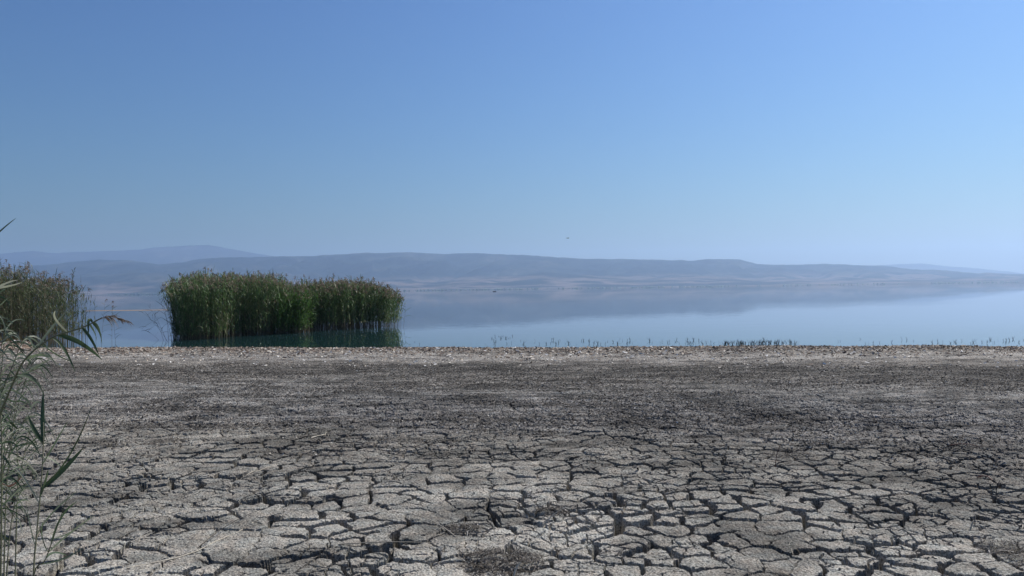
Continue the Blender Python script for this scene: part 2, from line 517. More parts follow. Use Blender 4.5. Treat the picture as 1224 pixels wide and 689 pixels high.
def reed_mass(root, base, H, leaf_lo, n_leaf, leaf_len, leaf_w, m_leaf, plume=True, lean=.12, wind=(.5, -.2), seed=1, tone=None, stem_r=.0055, plume_p=.55, flare=.0):
    """stems, leaves and plumes of a stand of reeds; base (N,3), H (N,) heights"""
    g = np.random.default_rng(seed)
    N = len(base)
    az = g.uniform(0, 2 * math.pi, N)
    L = np.stack([np.cos(az), np.sin(az), np.zeros(N)], -1) * (g.uniform(0, 1, N) ** 1.4 * lean)[:, None]
    L = L + np.array([wind[0], wind[1], 0]) * .06
    cen = base.mean(0); rel = (base - cen) / (np.abs(base - cen).max(0) + 1e-6); rel[:, 2] = 0
    L = L + flare * rel * (np.linalg.norm(rel, axis=1, keepdims=True) ** 2)
    K = 5
    t = np.linspace(0, 1, K)
    C = base[:, None, :] + L[:, None, :] * (t ** 2)[None, :, None] * H[:, None, None] + np.array([0, 0, 1.]) * (t[None, :, None] * H[:, None, None])
    rad = stem_r * (1 - .65 * t)[None, :] * g.uniform(.8, 1.3, N)[:, None]
    V, Q = tubes(C, rad)
    rs = np.repeat(np.clip(g.normal(.5, .25, N), 0, 1), K * 3)
    mesh_obj('stem', V, Q, M_reed_stem, root, True, rnd=rs)
    # leaves
    M = N * n_leaf
    idx = np.repeat(np.arange(N), n_leaf)
    lt = leaf_lo + (1 - leaf_lo) * g.uniform(0, 1, M) ** .85
    p0 = base[idx] + L[idx] * (lt ** 2)[:, None] * H[idx][:, None] + np.stack([0 * lt, 0 * lt, lt * H[idx]], -1)
    a = g.uniform(0, 2 * math.pi, M)
    out = np.stack([np.cos(a), np.sin(a), 0 * a], -1) + np.array([wind[0], wind[1], 0])
    out = unit(out)
    ln = leaf_len * g.uniform(.55, 1.15, M)
    e0 = g.uniform(.8, 1.42, M)                  # starting slope
    drop = g.uniform(.05, .95, M)
    k = 5; s = np.linspace(0, 1, k)
    C = p0[:, None, :] + out[:, None, :] * (s * ln[:, None] * np.cos(e0)[:, None])[..., None] * 1.1
    C[..., 2] += s * ln[:, None] * np.sin(e0)[:, None] - (s ** 2) * ln[:, None] * drop[:, None]
    w = leaf_w * np.array([.45, 1.0, .85, .5, .04])[None, :] * g.uniform(.7, 1.2, M)[:, None]
    side = np.stack([-out[:, 1], out[:, 0], g.uniform(-.5, .5, M)], -1)
    side = np.repeat(unit(side)[:, None, :], k, 1)
    V, Q = ribbons(C, w, side)
    rl = g.normal(.45, .22, M) if tone is None else tone(p0, g)
    rl = rl + .25 * (1 - lt)
    mesh_obj('foliage', V, Q, m_leaf, root, True, rnd=np.repeat(np.clip(rl, 0, 1), k * 2))
    if plume:
        sel = np.nonzero(g.uniform(0, 1, N) < plume_p)[0]
        nb = 12
        ii = np.repeat(sel, nb)
        M = len(ii)
        tip = base[ii] + L[ii] * H[ii][:, None] + np.stack([np.zeros(M), np.zeros(M), H[ii]], -1)
        q = np.tile(np.linspace(0, 1, nb), len(sel))
        pd = np.repeat(g.uniform(-.5, .5, len(sel)), nb)
        dirn = unit(np.stack([wind[0] + np.sin(pd) + g.normal(0, .35, M), wind[1] * .5 + g.normal(0, .45, M), g.uniform(.1, .9, M)], -1))
        start = tip + np.stack([0 * q, 0 * q, q * .14 - .03], -1)
        ln = g.uniform(.09, .2, M) * (1.2 - .6 * q)
        k = 3; s = np.linspace(0, 1, k)
        C = start[:, None, :] + dirn[:, None, :] * (s * ln[:, None])[..., None]
        C[..., 2] -= s ** 2 * ln[:, None] * .7
        w = np.array([.006, .011, .002])[None, :] * g.uniform(.7, 1.3, M)[:, None]
        side = np.repeat(unit(g.normal(0, 1, (M, 3)))[:, None, :], k, 1)
        V, Q = ribbons(C, w, side)
        mesh_obj('plume', V, Q, M_plume, root, True, rnd=np.repeat(np.clip(g.normal(.45, .25, M), 0, 1), k * 2))

def inside(pts, poly):
    x, y = pts[:, 0], pts[:, 1]
    r = np.zeros(len(pts), bool); n = len(poly); j = n - 1
    for i in range(n):
        xi, yi = poly[i]; xj, yj = poly[j]
        c = ((yi > y) != (yj > y)) & (x < (xj - xi) * (y - yi) / (yj - yi + 1e-12) + xi)
        r ^= c; j = i
    return r

def scatter(poly, dens, g, edge=.35):
    P_ = np.array(poly); lo = P_.min(0) - 1; hi = P_.max(0) + 1
    n = int((hi - lo).prod() * dens)
    q = g.uniform(lo, hi, (n, 2))
    w = q + edge * np.stack([fbm(q[:, 0] * 1.1, q[:, 1] * 1.1, 81, 3), fbm(q[:, 0] * 1.1, q[:, 1] * 1.1, 91, 3)], -1) * 2
    q = q[inside(w, poly)]
    return q

# ------------------------------------------------------------------ the reed islands
g = np.random.default_rng(11)
poly = [(-11.55, 26.2), (-10.5, 27.0), (-9.9, 28.6), (-8.8, 30.2), (-7.2, 32.0), (-5.1, 34.7), (-5.5, 36.2), (-8.5, 36.6), (-12.6, 34.0), (-13.3, 31.2), (-12.25, 28.0)]
poly = [(a * 1.125, b * 1.125) for a, b in poly]
q = scatter(poly, 84, g, .3)
ppx = 612 + F * q[:, 0] / q[:, 1]
hh = 2.02 + .13 * vnoise(q[:, 0] * .9, q[:, 1] * .9, 4) + g.normal(0, .17, len(q)) + .20 * smooth(335, 315, ppx) - .10 * (ppx > 345) - .2 * np.exp(-((ppx - 350) / 12) ** 2)
hh = hh + .10 * vnoise(q[:, 0] * 2.3, q[:, 1] * 2.3, 5)
hh = hh * (1 - .36 * np.clip((ppx - 436) / 44, 0, 1) ** 1.5) * (1 - .26 * np.clip((240 - ppx) / 44, 0, 1) ** 1.5)
hh = hh + (g.uniform(0, 1, len(q)) < .07) * g.uniform(.05, .3, len(q))
thin = g.uniform(0, 1, len(q)) > .75 * np.clip((ppx - 462) / 20, 0, 1)
q = q[thin]; hh = hh[thin]; ppx = ppx[thin]
is_right = ppx > 352
is_left = ~is_right
def base3(q): return np.column_stack([q, np.full(len(q), WATER_Z - .25)])

rb = empty('reed_bed', (-13, 32.6, WATER_Z), 'tall dark green reed stand forming the left half of the island, shaded at its end', 'reeds', 'reed stands growing in the shallow water')
reed_mass(rb, base3(q[is_left]), hh[is_left] + .25, .13, 19, .44, .0125, M_reed_leaf, seed=3, lean=.24, wind=(.1, -.35), flare=.18)
rc = empty('reed_bed', (-8.4, 38.2, WATER_Z), 'lower brown-topped reed stand at the right half of the island, bare pale stems below', 'reeds', 'reed stands growing in the shallow water')
reed_mass(rc, base3(q[is_right]), hh[is_right] + .25, .22, 18, .42, .0125, M_reed_leaf, seed=5, lean=.2, wind=(.45, -.3), plume_p=.8, flare=.12)
# bright green tuft in front of the junction
gpoly = [(-8.95, 29.3), (-8.3, 29.9), (-7.9, 30.9), (-8.4, 31.6), (-9.2, 30.6)]
gpoly = [(a * 1.125, b * 1.125) for a, b in gpoly]
q2 = scatter(gpoly, 62, g, .1)
rg = empty('reed_bed', (-9.6, 34.2, WATER_Z), 'small bright green leafy reed tuft in front of the darker island reeds', 'reeds', 'reed stands growing in the shallow water')
reed_mass(rg, base3(q2), g.uniform(1.5, 2.0, len(q2)) + .1, .2, 17, .42, .018, M_reed_green, seed=6, lean=.2, plume_p=.25)

# thin outer reeds, each a plant of its own
def single_reed(name, base, top, bow, n_leaf, lab, cat, grp, seed, mleaf, mstem, leaf_len=.35, leaf_w=.011, r0=.0045, lo=.25, plume=None, mplume=None):
    """one stalk: stem, its leaves each a child, sometimes a plume"""
    g = np.random.default_rng(seed)
    base = np.array(base, float); top = np.array(top, float); bow = np.array(bow, float)
    root = empty(name, base, lab, cat, grp)
    K = 9; t = np.linspace(0, 1, K)
    line = lambda t: base * (1 - t) ** 2 + 2 * (base * .5 + top * .5 + bow) * t * (1 - t) + top * t ** 2
    C = np.array([[line(a) for a in t]])
    V, Q = tubes(C, (r0 * (1 - .7 * t))[None, :], 5)
    mesh_obj('stem', V, Q, mstem, root, True, rnd=np.full(len(V), g.uniform(.2, .8)))
    for i in range(n_leaf):
        a = lo + (1 - lo) * (i + .6 * g.uniform()) / n_leaf
        p = line(min(a, .99))
        az = g.uniform(0, 2 * math.pi)
        d = np.array([math.cos(az), .5 * math.sin(az), g.uniform(.4, 1.3)]); d /= np.linalg.norm(d)
        L = leaf_len * g.uniform(.6, 1.2)
        leaf('leaf', p, p + d * L * .55, p + d * L * .9 + np.array([d[0] * .2, 0, -.35 * g.uniform(.1, 1.3)]) * L, leaf_w * g.uniform(.7, 1.2), mleaf, root, g.uniform(0, 1), g)
    if plume is not None:
        feather(line(1.0), line(.93), plume, root, g)
    return root

def leaf(name, a, b, c, w, mat, root, rv, g, twist=0.5):
    """a long blade with a folded midrib along the curve a - b - c"""
    K = 11; t = np.linspace(0, 1, K)[:, None]
    C = a * (1 - t) ** 2 + 2 * b * t * (1 - t) + c * t ** 2
    T = np.gradient(C, axis=0); T = unit(T)
    view = unit(np.array([g.normal(0, twist), -1.0, g.normal(.3, twist)]))
    S = unit(np.cross(T, view)); Nn = np.cross(S, T)
    s = t[:, 0]
    wid = .72 * w * (s ** .45) * (1 - s) ** .75 * 1.75 + .0006
    wid[0] = w * .25
    V = np.stack([C - S * wid[:, None], C - Nn * wid[:, None] * .35, C + S * wid[:, None]], 1).reshape(-1, 3)
    Q = []
    for i in range(K - 1):
        for j in range(2):
            o = i * 3 + j
            Q.append((o, o + 1, o + 4, o + 3))
    return mesh_obj(name, V, Q, mat, root, True, rnd=np.clip(np.full(len(V), rv) + np.tile([0, .06, 0], K), 0, 1))

def feather(tip, below, size, root, g, n=46):
    ax = unit(tip - below)
    q = np.linspace(0, 1, n)
    st = tip[None] + ax[None] * (q * size * .9)[:, None] + np.stack([q * 0 + q ** 2 * size * .35, 0 * q, -q ** 2 * size * .5], -1)
    dr = unit(ax[None] * .8 + g.normal(0, .45, (n, 3)) + np.array([.5, 0, -.35]))
    ln = size * g.uniform(.25, .55, n) * (1.15 - .7 * q)
    s = np.linspace(0, 1, 4)
    C = st[:, None, :] + dr[:, None, :] * (s * ln[:, None])[..., None]
    C[..., 2] -= s ** 2 * ln[:, None] * .6
    w = np.array([.001, .0035, .003, .0006])[None, :] * size / .2 * g.uniform(.7, 1.3, n)[:, None]
    side = np.repeat(unit(g.normal(0, 1, (n, 3)))[:, None, :], 4, 1)
    V, Q = ribbons(C, w, side)
    V2, Q2 = tubes(np.array([[tip - ax * .02, tip + ax * size * .45 + np.array([size * .05, 0, -size * .08]), st[-1]]]), np.array([[.002, .0015, .0008]]), 4)
    mesh_obj('plume', np.vstack([V, V2]), np.vstack([Q, Q2 + len(V)]), M_plume, root, True, rnd=np.clip(g.normal(.4, .2, len(V) + len(V2)), 0, 1))

outer = [  # px of the foot, depth, px/py of the tip
    (206, 29.5, 188, 352), (200, 29.8, 176, 364), (203, 29.2, 168, 372), (196, 30.2, 182, 380), (208, 29.7, 192, 345), (194, 30.4, 163, 392), (201, 29.4, 196, 366)]
for i, (fx, d, tx, ty) in enumerate(outer):
    b = P(fx, 344, d); b[2] = WATER_Z - .2
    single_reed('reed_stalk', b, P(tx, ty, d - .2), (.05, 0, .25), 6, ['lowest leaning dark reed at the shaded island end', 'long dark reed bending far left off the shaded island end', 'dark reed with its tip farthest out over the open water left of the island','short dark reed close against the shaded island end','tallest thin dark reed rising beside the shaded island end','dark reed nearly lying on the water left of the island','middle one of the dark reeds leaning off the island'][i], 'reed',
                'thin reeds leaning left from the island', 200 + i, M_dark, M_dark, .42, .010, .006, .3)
for i, (fx, d, tx, ty) in enumerate([(478, 38.6, 481, 355), (481, 38.5, 485, 366), (474, 38.5, 477, 347)]):
    b = P(fx, 344, d); b[2] = WATER_Z - .2
    single_reed('reed_stalk', b, P(tx, ty, d), (.03, 0, .1), 7, ['thin reed second from the right at the right tip of the island', 'rightmost and lowest thin reed at the right tip of the island', 'thin reed rising highest at the right tip of the island'][i], 'reed',
                'thin reeds at the right tip of the island', 240 + i, M_reed_leaf, M_reed_stem, .4, .012, .006, .3)

# reed bed on the shore at the left edge
lp = [(-13.9, 25.4), (-16.0, 23.9), (-19, 23.6), (-24, 23.2), (-26, 27), (-19, 29), (-16.0, 28.0)]
lp = [(a * 1.13, b * 1.13) for a, b in lp]
q = scatter(lp, 62, g, .3)
q = q[g.uniform(0, 1, len(q)) < 1 - .82 * smooth(-18.3, -16.1, q[:, 0])]
qz = np.column_stack([q, np.maximum(ground_z(q[:, 0], q[:, 1], False), WATER_Z - .3) - .02])
h = 2.42 - .45 * smooth(-18.2, -15.8, q[:, 0]) + .2 * vnoise(q[:, 0], q[:, 1], 7) + g.normal(0, .2, len(q))
bl = empty('reed_bed', (-19.8, 28.3, -.1), 'grey green reed bed on the shore at the left edge, brown plumes on top', 'reeds')
reed_mass(bl, qz, h, .15, 13, .38, .012, M_reed_dull, seed=9, lean=.16, wind=(.1, -.1), plume_p=.45,
          tone=lambda p, g: g.normal(.40, .24, len(p)))
# its thin right fringe
q = np.column_stack([g.uniform(-15.6, -14.0, 34), g.uniform(28, 30.5, 34)])
q[:, 0] = -16.6 + 1.4 * g.uniform(0, 1, 34) ** 1.5
fringe = ['innermost thin reed where the shore reed bed begins to thin out', 'thin reed second from the dense edge of the shore reed bed', 'thin reed third from the dense edge of the shore reed bed', 'thin reed midway along the loose fringe of the shore bed', 'thin reed third from the open end of the shore bed fringe', 'thin reed second from the open end of the shore bed fringe', 'outermost thin reed of the fringe, nearest the island reeds']
q = q[np.argsort(q[:, 0])][2::5]
for i in range(7):
    x, y = q[i]
    z = max(float(ground_z(np.array([x]), np.array([y]), False)[0]), WATER_Z - .3)
    top = (x + g.normal(0, .12), y, 1.95 - .5 * (x + 16.6) + g.normal(0, .12) - .25)
    single_reed('reed_stalk', (x, y, z - .02), top, (0.02, 0, .05), 8, fringe[i], 'reed',
                'thin reeds fringing the shore reed bed', 300 + i, M_reed_leaf, M_reed_stem, .34, .010, .0055, .2, plume=.2)

# dry grass at the foot of the shore reed bed
def ribbons_grass(name, pts, zf, hgt, w, mat, label, n, g, spread=.5):
    N = len(pts)
    z = zf
    a = g.uniform(0, 2 * math.pi, N)
    d = np.stack([np.cos(a), np.sin(a), 0 * a], -1) * g.uniform(.1, spread, N)[:, None]
    H = hgt * g.uniform(.4, 1.2, N)
    s = np.linspace(0, 1, 4)
    C = np.column_stack([pts, z])[:, None, :] + d[:, None, :] * (s ** 1.6 * H[:, None])[..., None]
    C[..., 2] += s * H[:, None] * .9
    W = w * np.array([1, .9, .6, .1])[None, :] * g.uniform(.6, 1.2, N)[:, None]
    side = np.stack([-d[:, 1], d[:, 0], 0 * a], -1)
    V, Q = ribbons(C, W, np.repeat(unit(side)[:, None, :], 4, 1))
    return tag(mesh_obj(name, V, Q, mat, None, True, rnd=np.repeat(np.clip(g.normal(.5, .25, N), 0, 1), 8)), label, 'grass', None, 'stuff')
q = g.uniform((-27, 25.4), (-17.4, 28.0), (6000, 2))
q = q[fbm(q[:, 0] * .9, q[:, 1] * .9, 55, 3) > -.15]
ribbons_grass('grass', q, ground_z(q[:, 0], q[:, 1], False) - .01, .22, .006, M_grass, 'yellowish short grass at the foot of the shore reeds', 0, g)

# ------------------------------------------------------------------ sprouts along the waterline
def sprout_mesh(seed, hgt):
    g = np.random.default_rng(seed)
    n = 5
    s = np.linspace(0, 1, 4)
    d = g.normal(0, .22, (n, 3)); d[:, 2] = 1
    H = hgt * g.uniform(.55, 1, n)
    C = g.normal(0, .012, (n, 1, 3)) * [1, 1, 0] + d[:, None, :] * (s * H[:, None])[..., None]
    C[:, 0, 2] -= .08
    W = np.array([.010, .016, .013, .003])[None, :] * g.uniform(.8, 1.3, n)[:, None]
    side = unit(np.stack([g.normal(0, 1, n) + 1.2, g.normal(0, .5, n), 0 * H], -1))
    return ribbons(C, W, np.repeat(side[:, None, :], 4, 1))
protos = []
def place_sprout(x, y, hgt, k, lab, grp, first=[]):
    key = k
    while len(protos) <= key:
        V, Q = sprout_mesh(len(protos) + 60, 1.0)
        o = mesh_obj('reed_shoot', V, Q, M_dark, None, True, rnd=np.full(len(V), .4)); COL.objects.unlink(o)
        protos.append(o)
    o = protos[key].copy()
    COL.objects.link(o)
    o.name = 'reed_shoot'
    o.location = (x, y, WATER_Z)
    o.scale = (hgt * 1.6, hgt * 1.6, hgt)
    o.rotation_euler = (0, 0, (x * 37.7) % 6.28)
    tag(o, lab, 'reed shoot', grp)
for i in range(150):
    px = g.choice([g.uniform(485, 1224), g.uniform(650, 860), g.uniform(1090, 1240)], p=[.5, .33, .17])
    d = 24.0 + 2.2 * g.uniform() ** 2
    x_ = (px - 612) / F * d; place_sprout(x_, d - .165 * x_ + .9, g.uniform(.05, .14), i % 6, 'short dark reed shoot scattered in the shallows along the shoreline', 'scattered reed shoots in the shallows')
for i in range(90):
    px = g.choice([g.normal(905, 24), g.uniform(865, 955)])
    d = g.uniform(24.0, 24.9)
    x_ = (px - 612) / F * d * .96; place_sprout(x_, d - .165 * x_ + .5, g.uniform(.09, .16), i % 6, 'short dark reed shoot packed in the dense low row at the water edge', 'reed shoots of the dense row')
for i in range(26):
    px = g.normal(597, 9)
    d = g.uniform(27.5, 29.5)
    place_sprout((px - 612) / F * d, d, g.uniform(.03, .10), i % 6, 'tiny dark reed tip just breaking the water in a loose cluster', 'reed tips clustered in the water')

# ------------------------------------------------------------------ loose matter on the ground
def flakes(N, xs, ys, size, flat, g, zoff=.0, elong=(1, 3)):
    """small bent irregular plates; returns verts, quads"""
    c = np.column_stack([xs, ys, ground_z(xs, ys, True) + zoff])
    yaw = g.uniform(0, 2 * math.pi, N)
    L = size * g.uniform(.5, 1.5, N); el = g.uniform(*elong, N)
    Wd = L / el
    u = np.stack([np.cos(yaw), np.sin(yaw), g.normal(0, flat, N)], -1)
    v = np.stack([-np.sin(yaw), np.cos(yaw), g.normal(0, flat, N)], -1)
    up = np.cross(u, v); up = unit(up)
    V = np.zeros((N, 6, 3))
    for k, (a, b, hgt) in enumerate([(-1, -.6, 0), (1, -.7, 0), (-1.0, .0, .45), (1.1, .1, .45), (-.9, .7, .05), (.8, .8, .05)]):
        j = g.uniform(.75, 1.25, (N, 2))
        V[:, k] = c + u * (a * L * .5 * j[:, 0])[:, None] + v * (b * Wd * .6 * j[:, 1])[:, None] + up * (hgt * Wd * .7)[:, None]
    b = (np.arange(N) * 6)[:, None]
    Q = np.concatenate([b + np.array([0, 1, 3, 2]), b + np.array([2, 3, 5, 4])], 0)
    return V.reshape(-1, 3), Q

# shells, driftwood chips and broken reed on the berm
N = 26000
xs = g.uniform(-1, 1, N); t = np.clip(np.abs(g.normal(0, 1, N)) * 1.5, 0, 7)
ys0 = 20.75 - t
xs = xs * ys0 * .86
ys = ys0 + (shore_y(xs) - 21.35)
V, Q = flakes(N, xs, ys, .058, .26, g, .009, (1, 4))
rv = np.clip(g.normal(.52, .24, N), 0, 1)
tag(mesh_obj('shore_litter', V, Q, M_litter, None, False, rnd=np.repeat(rv, 6)), 'brown and white litter of shells and broken reed along the shore', 'litter', None, 'stuff')
# pale shells further up the flat
N = 700
ys = g.uniform(14.8, 18.6, N); xs = g.uniform(-.85, .8, N) * ys; ys = ys - .165 * xs
V, Q = flakes(N, xs, ys, .05, .2, g, .008, (1, 2))
tag(mesh_obj('shells', V, Q, M_litter, None, False, rnd=np.repeat(np.clip(g.normal(.9, .1, N), 0, 1), 6)), 'scattered white shells on the mud behind the litter line', 'shells', None, 'stuff')

# dark dead-plant crumbs over the middle belt
N = 170000
ys = 6.2 + 11 * g.beta(1.6, 1.5, N); xs = g.uniform(-.85, .85, N) * ys
den = 1.0 * fbm(xs * .7, ys * 1.6, 66, 4) + .6 * fbm(xs * 2.2, ys * 4.5, 67, 3) + .35 * smooth(10, 13.5, ys) * (1 - smooth(14.6, 15.6, ys)) - .25 * (1 - smooth(6.5, 8, ys)) - .5 * smooth(14.8, 15.8, ys)
keep = g.uniform(-.12, .42, N) < den + .06
xs, ys = xs[keep], ys[keep] - .165 * xs[keep]; N = len(xs)
V, Q = flakes(N, xs, ys, .021, .3, g, .005, (1, 4))
rv = np.clip(g.normal(.46, .26, N) + .16 * fbm(xs * .6, ys * 1.4, 68, 3), 0, 1)
tag(mesh_obj('plant_residue', V, Q, M_residue, None, False, rnd=np.repeat(rv, 6)), 'dark crumbs of dead water plants over the middle of the mud flat', 'plant debris', None, 'stuff')

# fine straw bits on the near plates
N = 2600
ys = g.uniform(3.2, 9, N); xs = g.uniform(-.8, .8, N) * ys
yaw = g.uniform(0, math.pi, N); L = g.uniform(.02, .11, N)
z0 = ground_z(xs, ys, True)
x1 = xs + np.cos(yaw) * L; y1 = ys + np.sin(yaw) * L
z1 = np.maximum(ground_z(x1, y1, True), z0 - .01)
C = np.stack([np.column_stack([xs, ys, z0 + .003]), np.column_stack([(xs + x1) / 2, (ys + y1) / 2, (z0 + z1) / 2 + .009]), np.column_stack([x1, y1, z1 + .003])], 1)
V, Q = tubes(C, np.full((N, 3), .0011) * g.uniform(.6, 1.6, N)[:, None])
tag(mesh_obj('straw_bits', V, Q, M_straw, None, True, rnd=np.repeat(g.uniform(0, 1, N) ** 1.5, 9)), 'fine broken straw scattered over the cracked plates', 'straw', None, 'stuff')

# fallen stalks that can be told apart
def ground_point(px, py):
    px, py = level(px, py)
    d = CAM_H * F / (py - 344.5)
    x = (px - 612) / F * d
    return np.array([x, d, float(ground_z(np.array([x]), np.array([d]), True)[0])])
stalks = [
    (288, 570, 352, 553, .004, 'pale dry reed stalk lying left of the centre on the cracked mud'),
    (152, 682, 330, 622, .004, 'long pale stalk slanting up to the right near the lower left of the mud'),
    (236, 656, 322, 612, .0025, 'thin dark twig lying left of centre in the near mud'),
    (405, 650, 520, 652, .0035, 'straight flat straw lying across the near plates'),
    (545, 642, 470, 617, .003, 'curved straw beside the wide central crack'),
    (612, 688, 622, 672, .007, 'short thick pale stick standing up at the bottom edge of the photo'),
    (642, 628, 676, 606, .004, 'pale twig poking out of the long central crack'),
    (632, 622, 640, 606, .003, 'short upright twig left of the pale twig at the central crack'),
    (372, 524, 392, 517, .006, 'small bright stick in the middle of the flat, left of centre'),
    (756, 548, 782, 544, .005, 'short pale stick on the mud right of centre'),
    (926, 556, 934, 530, .004, 'upright brown twig right of centre in the far plates'),
    (1136, 533, 1174, 536, .006, 'reddish brown stick lying at the right of the mud flat'),
    (1168, 570, 1186, 577, .006, 'reddish curved root lying at the right, nearer than the stick'),
    (1158, 632, 1164, 622, .006, 'small white twig sticking out of a crack at the right'),
    (1192, 590, 1194, 574, .004, 'small dark upright stub at the far right'),
    (700, 596, 770, 584, .003, 'thin pale straw right of centre on the plates'),
]
for i, (ax, ay, bx, by, r0, lab) in enumerate(stalks):
    gg = np.random.default_rng(700 + i)
    up = 'upright' in lab or 'standing' in lab or 'poking' in lab or 'sticking' in lab
    a = ground_point(ax, ay)
    if up:
        b = P(bx, by, a[1] + .03); a[2] -= .04
    else:
        b = ground_point(bx, by); a[2] += r0; b[2] += .02
    K = 9; t = np.linspace(0, 1, K)[:, None]
    side = unit(np.cross(b - a, [0, 0, 1.]))
    C = a + (b - a) * t + side * np.sin(t * math.pi * gg.uniform(.7, 1.6)) * np.linalg.norm(b - a) * gg.uniform(-.08, .08)
    C[:, 2] += np.sin(t[:, 0] * math.pi) * .02
    if not up:
        C[:, 2] = np.maximum(C[:, 2], ground_z(C[:, 0], C[:, 1], True) + r0 * .8)
    # a frame across the stalk
    T = unit(np.gradient(C, axis=0)); S = unit(np.cross(T, [0.2, .3, 1.])); Nn = np.cross(S, T)
    ang = np.arange(6) * math.pi / 3
    rad = r0 * (1 - .5 * t) * (1 + .25 * gg.normal(0, .4, (K, 1)))
    Vt = (C[:, None, :] + (S[:, None, :] * np.cos(ang)[None, :, None] + Nn[:, None, :] * np.sin(ang)[None, :, None]) * rad[:, :, None]).reshape(-1, 3)
    Qt = [(k * 6 + j, k * 6 + (j + 1) % 6, (k + 1) * 6 + (j + 1) % 6, (k + 1) * 6 + j) for k in range(K - 1) for j in range(6)]
    mt = M_fg_brown if 'reddish' in lab or 'brown' in lab else (M_residue if 'dark' in lab else M_straw)
    tag(mesh_obj('dry_stalk', Vt, Qt, mt, None, True, rnd=np.full(len(Vt), .3 if mt is M_residue else gg.uniform(.4, 1))), lab, 'stick', 'fallen stalks and twigs on the mud')

# dark matted clump of roots at the bottom centre, smaller mats elsewhere
def root_mat(px, py, rx, ry, n, lab, seed, tall=.05):
    gg = np.random.default_rng(seed)
    c = ground_point(px, py)
    a = gg.uniform(0, 2 * math.pi, n); r = np.sqrt(gg.uniform(0, 1, n))
    xs = c[0] + np.cos(a) * r * rx; ys = c[1] + np.sin(a) * r * ry
    zs = ground_z(xs, ys, True)
    zs = np.maximum(zs, c[2] - .03)
    hump = .45 * tall * (1 - r ** 2)
    yaw = gg.uniform(0, 2 * math.pi, n); L = gg.uniform(.02, .07, n)
    d = np.stack([np.cos(yaw), np.sin(yaw), gg.normal(.03, .16, n)], -1) * L[:, None]
    p = np.column_stack([xs, ys, zs + hump * gg.uniform(.2, 1, n)])
    C = np.stack([p, p + d * .5 + gg.normal(0, .006, (n, 3)), p + d], 1)
    V, Q = tubes(C, np.full((n, 3), .0013) * gg.uniform(.6, 1.8, n)[:, None])
    o = mesh_obj('root_mat', V, Q, M_residue, None, True, rnd=np.repeat(np.clip(gg.normal(.5, .25, n), 0, 1), 9))
    tag(o, lab, 'root mat', 'dark mats of dead roots on the mud')
root_mat(600, 672, .24, .2, 1500, 'dark matted clump of dead roots at the bottom centre', 801)
root_mat(556, 633, .12, .10, 350, 'small dark root mat left of the long central crack', 802, .03)
root_mat(1210, 660, .16, .2, 600, 'wiry dark root mat at the lower right corner', 803, .06)
root_mat(200, 528, .22, .2, 500, 'dark root mat beside the far end of the plates at the left', 804, .05)
root_mat(940, 545, .25, .22, 450, 'wiry root mat around the upright brown twig', 805, .04)
root_mat(660, 612, .13, .08, 420, 'wiry tangle of dead stems at the long central crack', 806, .06)

# ------------------------------------------------------------------ near reeds at the left
def near_reed(path, d0, d1, leaves, lab, seed, r0=.004, mstem=None, plume=None, foot=None):
    """path: photo points along the stalk between depths d0 and d1; the foot goes on down to the ground"""
    gg = np.random.default_rng(seed)
    n = len(path)
    pts = [P(px, py, d0 + (d1 - d0) * i / (n - 1)) for i, (px, py) in enumerate(path)]
    base = np.array(foot if foot else (pts[0][0] - (pts[1][0] - pts[0][0]) * .4, d0 - .03, 0.0), float)
    base[2] = float(ground_z(np.array([base[0]]), np.array([base[1]]), True)[0]) - .02
    ctrl = np.array([base] + pts)
    # Catmull-Rom through the points
    ext = np.vstack([2 * ctrl[0] - ctrl[1], ctrl, 2 * ctrl[-1] - ctrl[-2]])
    C = []
    for i in range(1, len(ext) - 2):
        for s in np.linspace(0, 1, 7)[:-1]:
            p0, p1, p2, p3 = ext[i - 1:i + 3]
            C.append(.5 * (2 * p1 + (p2 - p0) * s + (2 * p0 - 5 * p1 + 4 * p2 - p3) * s * s + (3 * p1 - p0 - 3 * p2 + p3) * s ** 3))
    C.append(ctrl[-1]); C = np.array(C)
    K = len(C)
    root = empty('reed_plant', base, lab, 'reed', 'reeds growing close by at the left edge')
    T = unit(np.gradient(C, axis=0)); S = unit(np.cross(T, [.1, 1., .2])); Nn = np.cross(S, T)
    ang = np.arange(6) * math.pi / 3
    rad = r0 * (1 - .65 * np.linspace(0, 1, K))[:, None]
    node = 1 + .25 * (np.arange(K) % 5 == 0)[:, None]
    rad = rad * node
    Vt = (C[:, None, :] + (S[:, None, :] * np.cos(ang)[None, :, None] + Nn[:, None, :] * np.sin(ang)[None, :, None]) * rad[:, :, None]).reshape(-1, 3)
    Qt = [(k * 6 + j, k * 6 + (j + 1) % 6, (k + 1) * 6 + (j + 1) % 6, (k + 1) * 6 + j) for k in range(K - 1) for j in range(6)]
    mesh_obj('stem', Vt, Qt, mstem or M_fg_stem, root, True, rnd=np.full(len(Vt), gg.uniform(.1, .9)))
    for lf in leaves:
        (ax, ay), (bx, by), (cx, cy), w, tone = lf[:5]
        # root the blade on the stalk point nearest in the picture
        sp = np.stack([612 + F * C[:, 0] / C[:, 1], 344.5 + F * (CAM_H - C[:, 2]) / C[:, 1]], -1)
        lx, ly = level(ax, ay)
        k = int(np.argmin(np.hypot(sp[:, 0] - lx, sp[:, 1] - ly)))
        a = C[k]; d = a[1]
        dd = gg.uniform(-.12, .12)
        m = M_fg_brown if tone < 0 else M_fg_leaf
        leaf('leaf', a, P(bx, by, d + dd * .5), P(cx, cy, d + dd), w, m, root, abs(tone), gg)
    if plume:
        feather(C[-1], C[-3], plume, root, gg, 60)
    return root

